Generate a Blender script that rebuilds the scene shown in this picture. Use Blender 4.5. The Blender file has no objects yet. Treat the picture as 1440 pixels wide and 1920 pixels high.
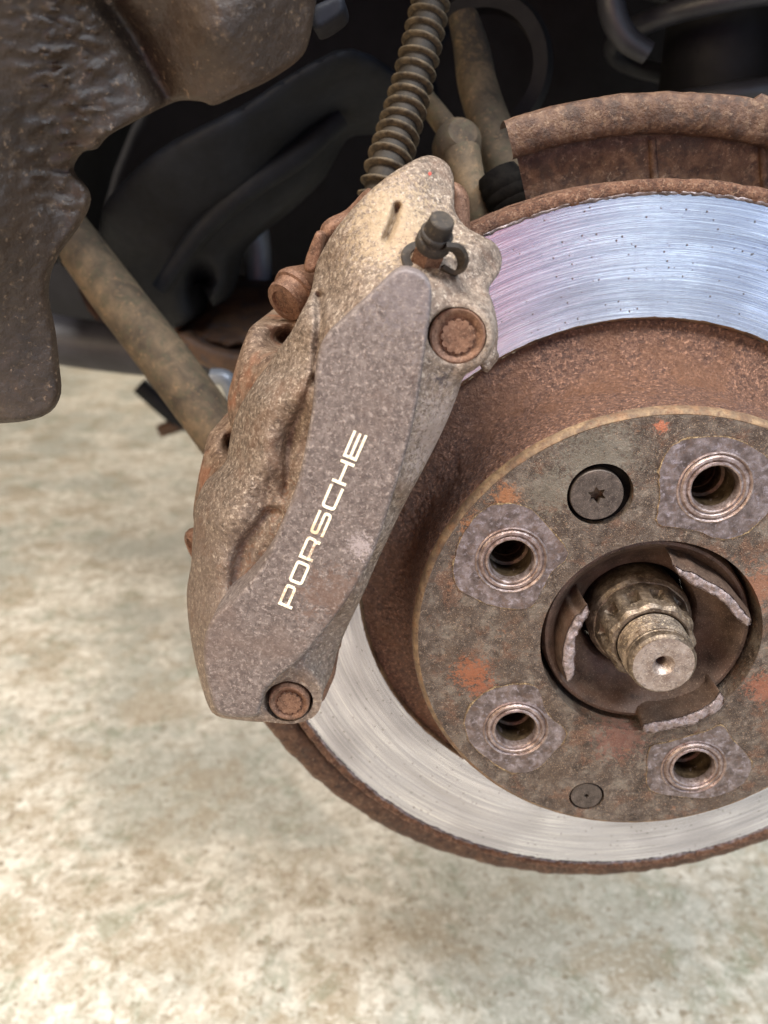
import bpy, math, random
import numpy as np
from mathutils import Vector, Matrix, noise
from mathutils.geometry import delaunay_2d_cdt
random.seed(7); rng = np.random.default_rng(7)
C = bpy.context.scene.collection
SC = bpy.context.scene
R = math.radians
# ------------------------------------------------------------------ camera (lengths in mm, scene in metres)
CAM = np.array([-94.29, -263.06, 157.49]); FPX = 1450.0
W = np.array([[0.9994253, 0.0338973, 0.0], [0.0125830, -0.3709947, -0.9285497], [-0.0314754, 0.9280161, -0.3712080]])
cd = bpy.data.cameras.new('camera'); cam = bpy.data.objects.new('camera', cd); C.objects.link(cam); SC.camera = cam
cd.sensor_fit = 'VERTICAL'; cd.sensor_height = 36; cd.lens = 36 * FPX / 1920; cd.clip_start = .01; cd.clip_end = 60
X, Yd, Z = W[0], -W[1], -W[2]
cam.matrix_world = Matrix(((X[0], Yd[0], Z[0], CAM[0]*.001), (X[1], Yd[1], Z[1], CAM[1]*.001), (X[2], Yd[2], Z[2], CAM[2]*.001), (0, 0, 0, 1)))
cd.dof.use_dof = True; cd.dof.focus_distance = .285; cd.dof.aperture_fstop = 9.0
# ------------------------------------------------------------------ world, lamps, exposure
wd = bpy.data.worlds.new('World'); SC.world = wd; wd.use_nodes = True
bg = wd.node_tree.nodes['Background']; bg.inputs[0].default_value = (.80, .86, 1.0, 1); bg.inputs[1].default_value = .09
SC.view_settings.view_transform = 'Standard'; SC.view_settings.look = 'None'; SC.view_settings.exposure = .06; SC.view_settings.gamma = 1
def lamp(name, loc, target, sx, sy, power, col):
    l = bpy.data.lights.new(name, 'AREA'); l.shape = 'RECTANGLE'; l.size = sx; l.size_y = sy; l.energy = power; l.color = col
    o = bpy.data.objects.new(name, l); C.objects.link(o); o.location = loc
    o.rotation_euler = (Vector(target) - Vector(loc)).to_track_quat('-Z', 'Y').to_euler(); return o
lamp('doorway_light', (.20, -1.6, .2), (.20, 0, .2), .24, 1.4, .5, (.40, .40, 1.0))
lamp('doorway_light', (.50, -1.6, .2), (.50, 0, .2), .20, 1.4, 2.5, (.72, .88, 1.0))
lamp('doorway_light', (.80, -1.6, .2), (.80, 0, .2), .30, 1.4, 1.3, (.28, .46, 1.0))
lamp('doorway_light', (1.75, -1.5, .25), (1.2, 0, .0), 1.3, 1.4, 10, (.50, .72, 1.0))
lamp('pink_reflection_lamp', (-.44, -1.65, .15), (-.3, 0, .1), .98, .9, 4.6, (1.0, .42, .44))  # added lamp, gives the disc the pink reflection of a person at the camera
lamp('ceiling_light', (-.40, -.58, 1.75), (-.1, 0, 0), 1.3, .30, 66, (1.0, .94, .88))
lamp('ceiling_light', (.95, -.9, 1.8), (.35, -.1, -.45), 1.0, .5, 58, (.80, .89, 1.0))
lamp('side_light', (-1.3, -1.2, .7), (-.42, -.12, -.45), .7, .7, 21, (1.0, .80, .54))
lamp('far_light', (-.3, 3.4, 1.5), (-.6, 2.0, -.45), 1.6, .8, 75, (1.0, .90, .76))
# ------------------------------------------------------------------ geometry helpers
def at(u, v, Y):
    d = np.array([(u - 720) / FPX, (v - 960) / FPX, 1.0]) @ W
    return CAM + d * ((Y - CAM[1]) / d[1])
def at_many(uv, Y):
    q = np.c_[(uv[:, 0] - 720) / FPX, (uv[:, 1] - 960) / FPX, np.ones(len(uv))] @ W
    return CAM + q * ((Y - CAM[1]) / q[:, 1])[:, None]
def ob(name, V, F, m, parent=None, ang=35, smooth=True):
    me = bpy.data.meshes.new(name); me.from_pydata((np.asarray(V, float) * .001).tolist(), [], F); me.validate(); me.update()
    if smooth:
        me.polygons.foreach_set('use_smooth', [True] * len(me.polygons))
        me.set_sharp_from_angle(angle=R(ang))
    me.materials.append(m)
    o = bpy.data.objects.new(name, me); C.objects.link(o)
    if parent:
        o.parent = parent
        root = parent
        o.matrix_parent_inverse = Matrix.Translation(-world_loc(parent))
    return o
def world_loc(o):
    return Vector(o.get('_loc', (0, 0, 0)))
def thing(name, label, cat, loc, group=None):
    o = bpy.data.objects.new(name, None); C.objects.link(o); o.empty_display_size = .02
    o.location = Vector(loc) * .001; o['_loc'] = list(Vector(loc) * .001); o['label'] = label; o['category'] = cat
    if group: o['group'] = group
    return o
def cat_rom(pts, n=5, closed=True):
    P = [np.array(p, float) for p in pts]; out = []; N = len(P)
    rngi = range(N) if closed else range(N - 1)
    for i in rngi:
        p0 = P[i - 1] if (closed or i > 0) else P[i]; p1 = P[i]; p2 = P[(i + 1) % N]
        p3 = P[(i + 2) % N] if (closed or i + 2 < N) else p2
        for k in range(n):
            t = k / n
            out.append(.5 * ((2 * p1) + (-p0 + p2) * t + (2 * p0 - 5 * p1 + 4 * p2 - p3) * t * t + (-p0 + 3 * p1 - 3 * p2 + p3) * t ** 3))
    if not closed: out.append(P[-1])
    return np.array(out)
def inside(pts, poly):
    x, y = pts[:, 0], pts[:, 1]; r = np.zeros(len(pts), bool); q = np.roll(poly, -1, 0)
    for (x1, y1), (x2, y2) in zip(poly, q):
        if y1 == y2: continue
        c = (y1 > y) != (y2 > y)
        r ^= c & (x < (x2 - x1) * (y - y1) / (y2 - y1) + x1)
    return r
def seg_dist(pts, poly, closed=True):
    q = np.roll(poly, -1, 0) if closed else poly[1:]; p = poly if closed else poly[:-1]
    D = np.full(len(pts), 1e9)
    for a, b in zip(p, q):
        ab = b - a; L = ab @ ab + 1e-9
        t = np.clip(((pts - a) @ ab) / L, 0, 1)
        D = np.minimum(D, np.hypot(*(pts - a - t[:, None] * ab).T))
    return D
def tri(polys, extra=None):
    """triangulate an outline with holes (even-odd) and inner points"""
    V = []; E = []; 
    for p in polys:
        s = len(V); V += [tuple(q) for q in p]; E += [(s + i, s + (i + 1) % len(p)) for i in range(len(p))]
    if extra is not None: V += [tuple(q) for q in extra]
    r = delaunay_2d_cdt([Vector(v) for v in V], E, [], 0, 1e-7)
    P = np.array([tuple(v) for v in r[0]]); F = np.array([tuple(f) for f in r[2] if len(f) == 3])
    cen = P[F].mean(1); ok = np.zeros(len(F), bool)
    for p in polys: ok ^= inside(cen, np.array(p))
    F = F[ok]
    a, b, c = P[F[:, 0]], P[F[:, 1]], P[F[:, 2]]
    area = (b[:, 0]-a[:, 0])*(c[:, 1]-a[:, 1]) - (b[:, 1]-a[:, 1])*(c[:, 0]-a[:, 0])
    F[area < 0] = F[area < 0][:, ::-1]
    return P, F
def boundary(F):
    cnt = {}
    for f in F:
        for i in range(3):
            e = (int(f[i]), int(f[(i + 1) % 3])); k = (min(e), max(e)); cnt.setdefault(k, []).append(e)
    return [v[0] for v in cnt.values() if len(v) == 1]
def tps(ctrl, uv, lam=.02):
    c = np.array(ctrl, float); s = 200.0
    A = c[:, :2] / s; n = len(A)
    def ker(a, b):
        d2 = ((a[:, None, :] - b[None, :, :]) ** 2).sum(2) + 1e-12; return d2 * np.log(d2) * .5
    K = ker(A, A) + lam * np.eye(n); Pm = np.c_[np.ones(n), A]
    M = np.block([[K, Pm], [Pm.T, np.zeros((3, 3))]])
    w = np.linalg.solve(M, np.r_[c[:, 2], 0, 0, 0])
    q = uv / s
    return ker(q, A) @ w[:n] + np.c_[np.ones(len(q)), q] @ w[n:]
def relief(name, m, parent, outline, ctrl, back, step=5, rnd=3.0, holes=(), hole_r=None, mod=None, smooth_outline=3, ang=50, rough=.0, rsc=.15):
    """a solid whose front is a shaped surface; the outline is laid out at each point's own depth, walls run back along the wheel axis"""
    out = cat_rom(outline, smooth_outline) if smooth_outline else np.array(outline, float)
    polys = [out] + [np.array(h, float) for h in holes]
    x0, y0 = out.min(0); x1, y1 = out.max(0)
    g = np.array([(x + (step / 2 if j % 2 else 0), y) for j, y in enumerate(np.arange(y0, y1, step * .87)) for x in np.arange(x0, x1, step)])
    ok = inside(g, out)
    for h in polys[1:]: ok &= ~inside(g, h)
    g = g[ok]; d = seg_dist(g, out)
    for h in polys[1:]: d = np.minimum(d, seg_dist(g, h))
    g = g[d > step * .4]
    P, F = tri(polys, g)
    Y = tps(ctrl, P) if len(ctrl) > 2 else np.full(len(P), float(ctrl[0][2]))
    px = (Y - CAM[1]) / FPX
    if rnd:
        d = seg_dist(P, out) * px; k = np.clip(d, 0, rnd)
        Y = Y + rnd - np.sqrt(np.maximum(rnd ** 2 - (rnd - k) ** 2, 0))
    for i, h in enumerate(polys[1:]):
        hr = hole_r or 1.0
        d = seg_dist(P, h) * px; k = np.clip(d, 0, hr); Y = Y + (hr - np.sqrt(np.maximum(hr ** 2 - (hr - k) ** 2, 0)))
    if mod is not None: Y = mod(P, Y)
    V = at_many(P, Y)
    if rough:
        for i in range(len(V)): V[i, 1] += rough * noise.fractal(Vector(V[i] * rsc), 1.0, 2.0, 4)
    B = boundary(F); idx = {}; VV = V.tolist(); FF = [tuple(int(x) for x in f) for f in F]
    for a, b in B:
        for q in (a, b):
            if q not in idx:
                idx[q] = len(VV); bk = (V[q][1] + 2.5) if back is None else back if not callable(back) else back(P[q]); VV.append([V[q][0], max(bk, V[q][1] + .2), V[q][2]])
        FF.append((b, a, idx[a], idx[b]))
    return ob(name, VV, FF, m, parent, ang)
def frame(d):
    d = Vector(d).normalized(); a = Vector((0, 0, 1)) if abs(d.z) < .9 else Vector((1, 0, 0))
    u = d.cross(a).normalized(); return d, u, d.cross(u).normalized()
def lathe(name, prof, m, parent=None, org=(0, 0, 0), axis=(0, 1, 0), seg=96, a0=0, a1=360, jit=None, ang=30, flute=None, cap=False):
    """prof: list of (radius, distance along axis)"""
    d, u, w = frame(axis); o = Vector(org); full = abs(a1 - a0) >= 360; n = seg if full else seg + 1; V = []; F = []
    if tuple(axis) == (0, 1, 0): u, w = Vector((1, 0, 0)), Vector((0, 0, 1))
    for i, (r, t) in enumerate(prof):
        for k in range(n):
            a = R(a0 + (a1 - a0) * k / seg); rr = r; tt = t
            if flute: rr = flute(i, r, a)
            if jit: rr, tt = jit(i, rr, tt, a)
            V.append(o + u * (rr * math.cos(a)) + w * (rr * math.sin(a)) + d * tt)
    for i in range(len(prof) - 1):
        for k in range(seg):
            k2 = (k + 1) % n
            F.append((i * n + k, (i + 1) * n + k, (i + 1) * n + k2, i * n + k2))
    if cap: F.append(tuple(range(n))[::-1]); F.append(tuple((len(prof) - 1) * n + k for k in range(n)))
    V = np.array([tuple(v) for v in V])
    return ob(name, V, F, m, parent, ang)
def tube(name, pts, rad, m, parent=None, seg=20, n=8, caps=True, ang=50, closed=False, flat=1.0):
    P = cat_rom(pts, n, False); N = len(P)
    rr = np.interp(np.linspace(0, 1, N), np.linspace(0, 1, len(rad)), rad) if hasattr(rad, '__len__') else np.full(N, rad)
    V = []; F = []; up = None
    for i in range(N):
        t = Vector(P[min(i + 1, N - 1)] - P[max(i - 1, 0)]).normalized()
        if up is None: up = t.orthogonal().normalized()
        up = (up - t * up.dot(t)).normalized(); s = t.cross(up)
        for k in range(seg):
            a = 2 * math.pi * k / seg
            V.append(tuple(Vector(P[i]) + up * (math.cos(a) * rr[i]) + s * (math.sin(a) * rr[i] * flat)))
    for i in range(N - 1):
        for k in range(seg): F.append((i * seg + k, i * seg + (k + 1) % seg, (i + 1) * seg + (k + 1) % seg, (i + 1) * seg + k))
    if caps: F.append(tuple(range(seg))[::-1]); F.append(tuple((N - 1) * seg + k for k in range(seg)))
    return ob(name, V, F, m, parent, ang)
def box(name, c, s, m, parent=None, rot=None, bev=0):
    V = [Vector((x * s[0] / 2, y * s[1] / 2, z * s[2] / 2)) for x in (-1, 1) for y in (-1, 1) for z in (-1, 1)]
    if rot: V = [Matrix.Rotation(R(rot[1]), 3, rot[0]) @ v for v in V]
    V = [v + Vector(c) for v in V]
    F = [(0, 1, 3, 2), (4, 6, 7, 5), (0, 4, 5, 1), (2, 3, 7, 6), (0, 2, 6, 4), (1, 5, 7, 3)]
    o = ob(name, [tuple(v) for v in V], F, m, parent, 30)
    if bev:
        b = o.modifiers.new('bevel', 'BEVEL'); b.width = bev * .001; b.segments = 3
    return o
def flat(name, polys, Y, thick, m, parent=None, P3=None):
    """flat plate with holes facing the camera side (-Y); polys in world x,z"""
    P, F = tri(polys)
    V = [[p[0], Y, p[1]] for p in P]; FF = [tuple(int(x) for x in f) for f in F]; idx = {}
    for a, b in boundary(F):
        for q in (a, b):
            if q not in idx: idx[q] = len(V); V.append([P[q][0], Y + thick, P[q][1]])
        FF.append((b, a, idx[a], idx[b]))
    return ob(name, V, FF, m, parent, 30)
def circ(cx, cz, r, n=48, w=None):
    return np.array([(cx + r * math.cos(2 * math.pi * k / n), cz + r * math.sin(2 * math.pi * k / n)) for k in range(n)])
def uvcirc(cu, cv, ru, rv=None, n=48):
    rv = rv or ru; return np.array([(cu + ru * math.cos(2 * math.pi * k / n), cv + rv * math.sin(2 * math.pi * k / n)) for k in range(n)])
def cs(r, g, b):
    f = lambda c: ((c / 255 + .055) / 1.055) ** 2.4 if c > 10 else c / 255 / 12.92
    return (f(r), f(g), f(b), 1)
# ------------------------------------------------------------------ materials (texture space is in mm)
class Mat:
    def __init__(s, name):
        s.m = bpy.data.materials.new(name); s.m.use_nodes = True; s.t = s.m.node_tree; s.b = s.t.nodes['Principled BSDF']
        tc = s.t.nodes.new('ShaderNodeTexCoord'); mp = s.t.nodes.new('ShaderNodeMapping'); mp.inputs['Scale'].default_value = (1000,) * 3
        s.t.links.new(tc.outputs['Object'], mp.inputs[0]); s.co = mp.outputs[0]
    def n(s, typ, **k):
        x = s.t.nodes.new(typ)
        for a, v in k.items(): setattr(x, a, v)
        return x
    def L(s, a, b): s.t.links.new(a, b)
    def scaled(s, sc):
        mp = s.n('ShaderNodeMapping'); mp.inputs['Scale'].default_value = sc; s.L(s.co, mp.inputs[0]); return mp.outputs[0]
    def noise(s, scale, detail=4, rough=.6, dist=0, co=None, stretch=None):
        x = s.n('ShaderNodeTexNoise'); x.inputs['Scale'].default_value = scale; x.inputs['Detail'].default_value = detail
        x.inputs['Roughness'].default_value = rough; x.inputs['Distortion'].default_value = dist
        s.L(s.scaled(stretch) if stretch else (co or s.co), x.inputs['Vector']); return x.outputs['Fac']
    def voro(s, scale, co=None, feat='F1', rand=1):
        x = s.n('ShaderNodeTexVoronoi'); x.inputs['Scale'].default_value = scale; x.feature = feat; x.inputs['Randomness'].default_value = rand
        s.L(co or s.co, x.inputs['Vector']); return x
    def ramp(s, fac, stops, interp='LINEAR'):
        x = s.n('ShaderNodeValToRGB'); e = x.color_ramp.elements; x.color_ramp.interpolation = interp
        while len(e) < len(stops): e.new(.5)
        for q, (p, c) in zip(e, stops): q.position = p; q.color = c if hasattr(c, '__len__') else (c, c, c, 1)
        s.L(fac, x.inputs[0]); return x.outputs[0]
    def mix(s, fac, a, b, mode='MIX'):
        x = s.n('ShaderNodeMix'); x.data_type = 'RGBA'; x.blend_type = mode
        for i, v in ((0, fac), (6, a), (7, b)):
            if hasattr(v, 'links') or hasattr(v, 'is_linked'): s.L(v, x.inputs[i])
            else: x.inputs[i].default_value = v
        return x.outputs[2]
    def math(s, op, a, b=0, c=None):
        x = s.n('ShaderNodeMath'); x.operation = op
        for i, v in ((0, a), (1, b), (2, c)):
            if v is None: continue
            if hasattr(v, 'is_linked'): s.L(v, x.inputs[i])
            else: x.inputs[i].default_value = v
        return x.outputs[0]
    def bumps(s, lst):
        prev = None
        for h, dist, st in lst:
            x = s.n('ShaderNodeBump'); x.inputs['Strength'].default_value = st; x.inputs['Distance'].default_value = dist * .001
            s.L(h, x.inputs['Height'])
            if prev: s.L(prev, x.inputs['Normal'])
            prev = x.outputs[0]
        s.L(prev, s.b.inputs['Normal'])
    def near(s, p, r, soft=.5):
        x = s.n('ShaderNodeVectorMath'); x.operation = 'DISTANCE'; s.L(s.co, x.inputs[0]); x.inputs[1].default_value = tuple(p)
        return s.ramp(s.math('DIVIDE', x.outputs['Value'], r), [(1 - soft, 1.), (1., 0.)])
    def set(s, **k):
        for a, v in k.items():
            i = s.b.inputs[a]
            if hasattr(v, 'is_linked'): s.L(v, i)
            else: i.default_value = v
def rough_mat(name, cols, sc=.12, layers=(), bumps=((.6, .35, .6),), rough=.75, metal=0., spec=.4, patches=(), rvar=.12, sheen=None):
    M = Mat(name)
    n = M.noise(sc, 7, .65, .4)
    k = len(cols); col = M.ramp(n, [(.35 + .30 * i / max(k - 1, 1), c) for i, c in enumerate(cols)])
    for (s_, lo, hi, c, amt, det) in layers:
        f = M.noise(s_, det, .7, .3); f = M.ramp(f, [(.5 + (lo - .5) * .62, 0.), (.5 + (hi - .5) * .62, amt)]); col = M.mix(f, col, c)
    for (p, r, c, amt, s_) in patches:
        f = M.near(p, r * 1.35, 1.0); g = M.noise(s_ * 1.3, 7, .75, .6)
        g = M.ramp(M.math('ADD', M.math('MULTIPLY', f, .75), M.math('MULTIPLY', M.math('SUBTRACT', g, .5), 2.2)), [(.34, 0.), (.56, amt)])
        g = M.math('MULTIPLY', g, M.ramp(f, [(0., 0.), (.2, 1.)])); col = M.mix(g, col, c)
    M.set(**{'Base Color': col, 'Metallic': metal, 'Specular IOR Level': spec})
    rn = M.noise(sc * 6, 4, .6); M.set(Roughness=M.math('ADD', M.math('MULTIPLY', rn, rvar * 2), rough - rvar))
    M.bumps([(M.noise(b[0], 6, .65), b[1], b[2]) for b in bumps])
    return M.m
CAST = [cs(82, 69, 59), cs(118, 102, 88), cs(150, 133, 117)]
m_cast = rough_mat('cast_alloy', CAST, .5, [(.6, .56, .72, cs(196, 180, 162), .7, 7), (.05, .54, .80, cs(112, 84, 66), .6, 4), (1.1, .68, .74, cs(220, 204, 184), .55, 4), (1.5, .66, .78, cs(66, 48, 38), .7, 5)],
    bumps=((.35, .9, .5), (1.3, .6, .7), (3.0, .25, .7)), rough=.58, spec=.6, metal=.2,
    patches=[(tuple(at(480, 1150, -5)), 62, cs(104, 89, 80), .6, .5), (tuple(at(560, 960, 5)), 20, cs(118, 76, 50), .6, .25), (tuple(at(820, 800, -10)), 26, cs(160, 145, 136), .8, .5), (tuple(at(900, 620, -10)), 16, cs(166, 150, 134), .7, .5), (tuple(at(735, 410, 0)), 26, cs(176, 154, 122), .6, .5), (tuple(at(820, 705, -18)), 5, cs(60, 52, 56), .8, .6), (tuple(at(500, 1080, 0)), 20, cs(124, 84, 58), .5, .3)])
m_panel = rough_mat('worn_grey_paint', [cs(80, 70, 66), cs(102, 91, 86), cs(122, 111, 105)], .4,
    [(.7, .54, .72, cs(158, 146, 138), .8, 7), (.9, .66, .73, cs(184, 166, 154), .5, 5), (1.2, .60, .75, cs(76, 58, 52), .75, 5), (.03, .56, .76, cs(104, 86, 76), .4, 3)],
    bumps=((.5, .35, .5), (1.4, .35, .6), (3.0, .2, .6)), rough=.55, spec=.55, metal=.12,
    patches=[(tuple(at(675, 1025, -27)), 6, cs(172, 160, 158), .7, .7), (tuple(at(770, 540, -27)), 22, cs(124, 116, 118), .45, .5), (tuple(at(620, 1120, -27)), 16, cs(108, 80, 64), .5, .3)])
m_bolt = rough_mat('rusty_bolt', [cs(84, 60, 46), cs(112, 82, 64), cs(132, 100, 80)], .3, [(1.6, .58, .7, cs(160, 130, 108), .6, 5), (.9, .58, .7, cs(72, 48, 36), .7, 4)], bumps=((1.2, .25, .6),), rough=.6, metal=.25)
m_rust = rough_mat('heavy_rust', [cs(76, 48, 35), cs(108, 74, 55), cs(136, 98, 76)], .5,
    [(.7, .54, .70, cs(66, 38, 27), .85, 5), (.8, .56, .70, cs(186, 140, 112), .8, 5), (.04, .5, .65, cs(118, 78, 50), .5, 3)],
    bumps=((.8, 1.6, 1.), (1.8, 1.0, 1.)), rough=.5, spec=.7, metal=.2)
m_rim = rough_mat('flaking_rust', [cs(66, 42, 30), cs(100, 68, 50), cs(128, 94, 72)], .25,
    [(.7, .55, .66, cs(150, 122, 100), .6, 6), (1.6, .56, .66, cs(58, 36, 28), .8, 5)], bumps=((.5, 1.4, .8), (1.8, .8, .9)), rough=.75)
m_shield = rough_mat('rusted_shield', [cs(58, 40, 30), cs(84, 60, 45), cs(104, 80, 62)], .2,
    [(.35, .54, .76, cs(138, 114, 92), .55, 7), (.14, .54, .66, cs(62, 48, 40), .7, 5), (.5, .66, .80, cs(170, 148, 126), .5, 6)], bumps=((.25, 1.4, .6), (.8, .8, .7)), rough=.6)
hatcols = [cs(60, 50, 44), cs(86, 75, 67), cs(112, 101, 92)]
m_hat = rough_mat('weathered_hat', hatcols, .12,
    [(.12, .54, .78, cs(120, 114, 102), .5, 6), (.07, .56, .70, cs(112, 80, 62), .6, 5), (.5, .58, .72, cs(146, 132, 118), .65, 7), (.35, .55, .72, cs(52, 42, 36), .75, 7), (.16, .68, .82, cs(146, 104, 78), .7, 7), (.05, .52, .7, cs(86, 70, 58), .5, 4), (2.4, .66, .72, cs(190, 160, 130), .7, 3)],
    bumps=((.25, .9, .6), (1.2, .6, .8), (3., .25, .8)), rough=.48, metal=.35,
    patches=[(tuple(at(885, 1262, 0)), 11, cs(150, 92, 62), .8, .5), (tuple(at(905, 1290, 0)), 8, cs(146, 90, 64), .7, .5), (tuple(at(1160, 1385, 0)), 15, cs(124, 82, 70), .6, .35), (tuple(at(950, 935, 0)), 8, cs(164, 112, 76), .75, .5),
             (tuple(at(1240, 800, 0)), 3.4, cs(178, 106, 76), .8, .8), (tuple(at(1425, 1100, 0)), 13, cs(150, 104, 80), .7, .3), (tuple(at(1120, 860, 0)), 22, cs(118, 114, 103), .55, .5), (tuple(at(1030, 920, 0)), 14, cs(118, 112, 100), .55, .5),
             (tuple(at(890, 985, 0)), 7, cs(160, 110, 74), .7, .5), (tuple(at(1430, 1290, 0)), 10, cs(150, 96, 74), .7, .4)])
m_chamf = rough_mat('tan_rust_edge', [cs(84, 68, 54), cs(114, 94, 72), cs(144, 120, 90)], .2, [(.12, .5, .72, cs(126, 92, 64), .7, 5), (.3, .54, .74, cs(96, 78, 62), .8, 6), (1.2, .58, .7, cs(90, 60, 42), .7, 4)], bumps=((1.0, .5, .7),), rough=.6, metal=.2)
m_seat = rough_mat('worn_bare_steel', [cs(78, 68, 64), cs(110, 99, 96), cs(142, 131, 130)], .2, [(.5, .54, .74, cs(166, 158, 164), .7, 6), (.22, .54, .7, cs(106, 88, 78), .75, 5), (2.0, .6, .7, cs(84, 70, 68), .6, 4)],
    bumps=((.7, .4, .6), (2.2, .3, .6)), rough=.42, metal=.6)
m_crust = rough_mat('bronze_crust', [cs(84, 68, 52), cs(120, 100, 76), cs(160, 136, 102)], .5, [(1.5, .55, .68, cs(220, 196, 150), .7, 4)], bumps=((1.5, .6, .9),), rough=.45, metal=.5)
m_ring = rough_mat('turned_steel_ring', [cs(108, 92, 86), cs(140, 124, 118), cs(168, 154, 150)], .3, [(1.0, .57, .68, cs(104, 78, 60), .7, 5)], bumps=((1.6, .3, .6),), rough=.38, metal=.7)
m_hole = rough_mat('oily_thread', [cs(50, 40, 30), cs(78, 64, 48), cs(104, 88, 68)], .3, bumps=((1.2, .3, .5),), rough=.35, metal=.5)
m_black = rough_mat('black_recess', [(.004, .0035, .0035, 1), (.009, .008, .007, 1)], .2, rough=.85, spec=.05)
m_hub = rough_mat('dark_hub_iron', [cs(58, 44, 36), cs(80, 64, 54), cs(96, 78, 66)], .12, [(.06, .5, .66, cs(84, 62, 50), .6, 4), (2.0, .66, .72, cs(150, 130, 110), .6, 3)], bumps=((.6, .4, .5), (2., .15, .5)), rough=.55, metal=.3)
m_nut = rough_mat('brassy_nut', [cs(70, 60, 51), cs(104, 91, 78), cs(138, 123, 107)], .2, [(.9, .57, .7, cs(168, 150, 124), .6, 5), (.5, .58, .7, cs(78, 60, 42), .7, 5)], bumps=((.8, .35, .6), (2.2, .2, .6)), rough=.42, metal=.5)
m_nose = rough_mat('blunt_steel', [cs(120, 104, 94), cs(148, 134, 124), cs(166, 154, 146)], .25, [(.5, .56, .68, cs(110, 98, 92), .7, 5), (1.4, .6, .7, cs(190, 176, 160), .6, 4)], bumps=((1.0, .35, .6),), rough=.4, metal=.5)
m_chip = rough_mat('corroded_bright_edge', [cs(112, 98, 94), cs(146, 132, 130), cs(180, 168, 166)], .5, [(.7, .56, .74, cs(176, 164, 160), .6, 5), (.5, .54, .72, cs(92, 76, 68), .7, 5)], bumps=((.7, .8, .7), (2., .4, .6)), rough=.45, metal=.5)
m_screw = rough_mat('dark_screw', [cs(56, 48, 44), cs(74, 66, 60), cs(90, 80, 74)], .3, [(2.2, .6, .7, cs(140, 124, 110), .5, 4)], bumps=((1.4, .15, .5),), rough=.5, metal=.4)
m_rubber = rough_mat('dusty_rubber', [cs(36, 31, 27), cs(48, 42, 36), cs(60, 53, 45)], .12, [(.6, .58, .78, cs(104, 90, 72), .5, 6)], bumps=((1.2, .2, .5),), rough=.7, spec=.4)
m_liner = rough_mat('muddy_liner', [cs(46, 37, 30), cs(58, 47, 38), cs(70, 58, 47)], .04, [(.25, .60, .78, cs(98, 82, 65), .45, 4), (.5, .70, .76, cs(134, 112, 90), .5, 3)], bumps=((.12, 1.4, .6), (.4, 1.0, .6)), rough=.42, spec=.4)
m_mud = rough_mat('dried_mud', [cs(56, 47, 37), cs(80, 68, 53), cs(104, 88, 68)], .06, [(.2, .52, .66, cs(70, 66, 50), .6, 4), (.3, .62, .76, cs(132, 106, 78), .5, 5)], bumps=((.3, .8, .5),), rough=.8, patches=[(tuple(at(886, 90, 225)), 30, cs(56, 50, 44), .95, .2)])
m_dark = rough_mat('dark_suspension_metal', [(.004, .0045, .007, 1), (.010, .012, .018, 1)], .03, bumps=((.2, .6, .3),), rough=.65, spec=.25)
m_darkr = rough_mat('dark_rusty_metal', [cs(52, 38, 30), cs(84, 62, 48), cs(108, 80, 58)], .03, [(.1, .55, .7, cs(60, 58, 62), .6, 4)], rough=.6, bumps=((.2, .8, .4),))
m_blk = rough_mat('black_underbody', [(.003, .003, .004, 1), (.008, .008, .010, 1)], .02, rough=.7, spec=.3)
m_grey = rough_mat('light_grey_tube', [cs(120, 125, 135), cs(150, 154, 162)], .03, rough=.4, metal=.3)
m_spring = rough_mat('dark_coil', [(.020, .021, .027, 1), (.035, .037, .046, 1)], .05, rough=.45, spec=.5)
m_hose = rough_mat('dusty_conduit', [cs(48, 40, 30), cs(76, 65, 49), cs(98, 84, 64)], .3, bumps=((.5, .3, .4),), rough=.7)
m_letter = rough_mat('cream_letter', [cs(246, 236, 204), cs(252, 244, 216)], .3, [(.9, .62, .74, cs(186, 150, 122), .7, 5)], rough=.5, patches=[(tuple(at(590, 1035, -27)), 6, cs(150, 112, 92), .8, .9), (tuple(at(590, 995, -27)), 5, cs(206, 168, 128), .7, .9), (tuple(at(535, 1115, -27)), 5, cs(190, 150, 124), .7, .9)], bumps=((1.5, .05, .4),))
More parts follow.
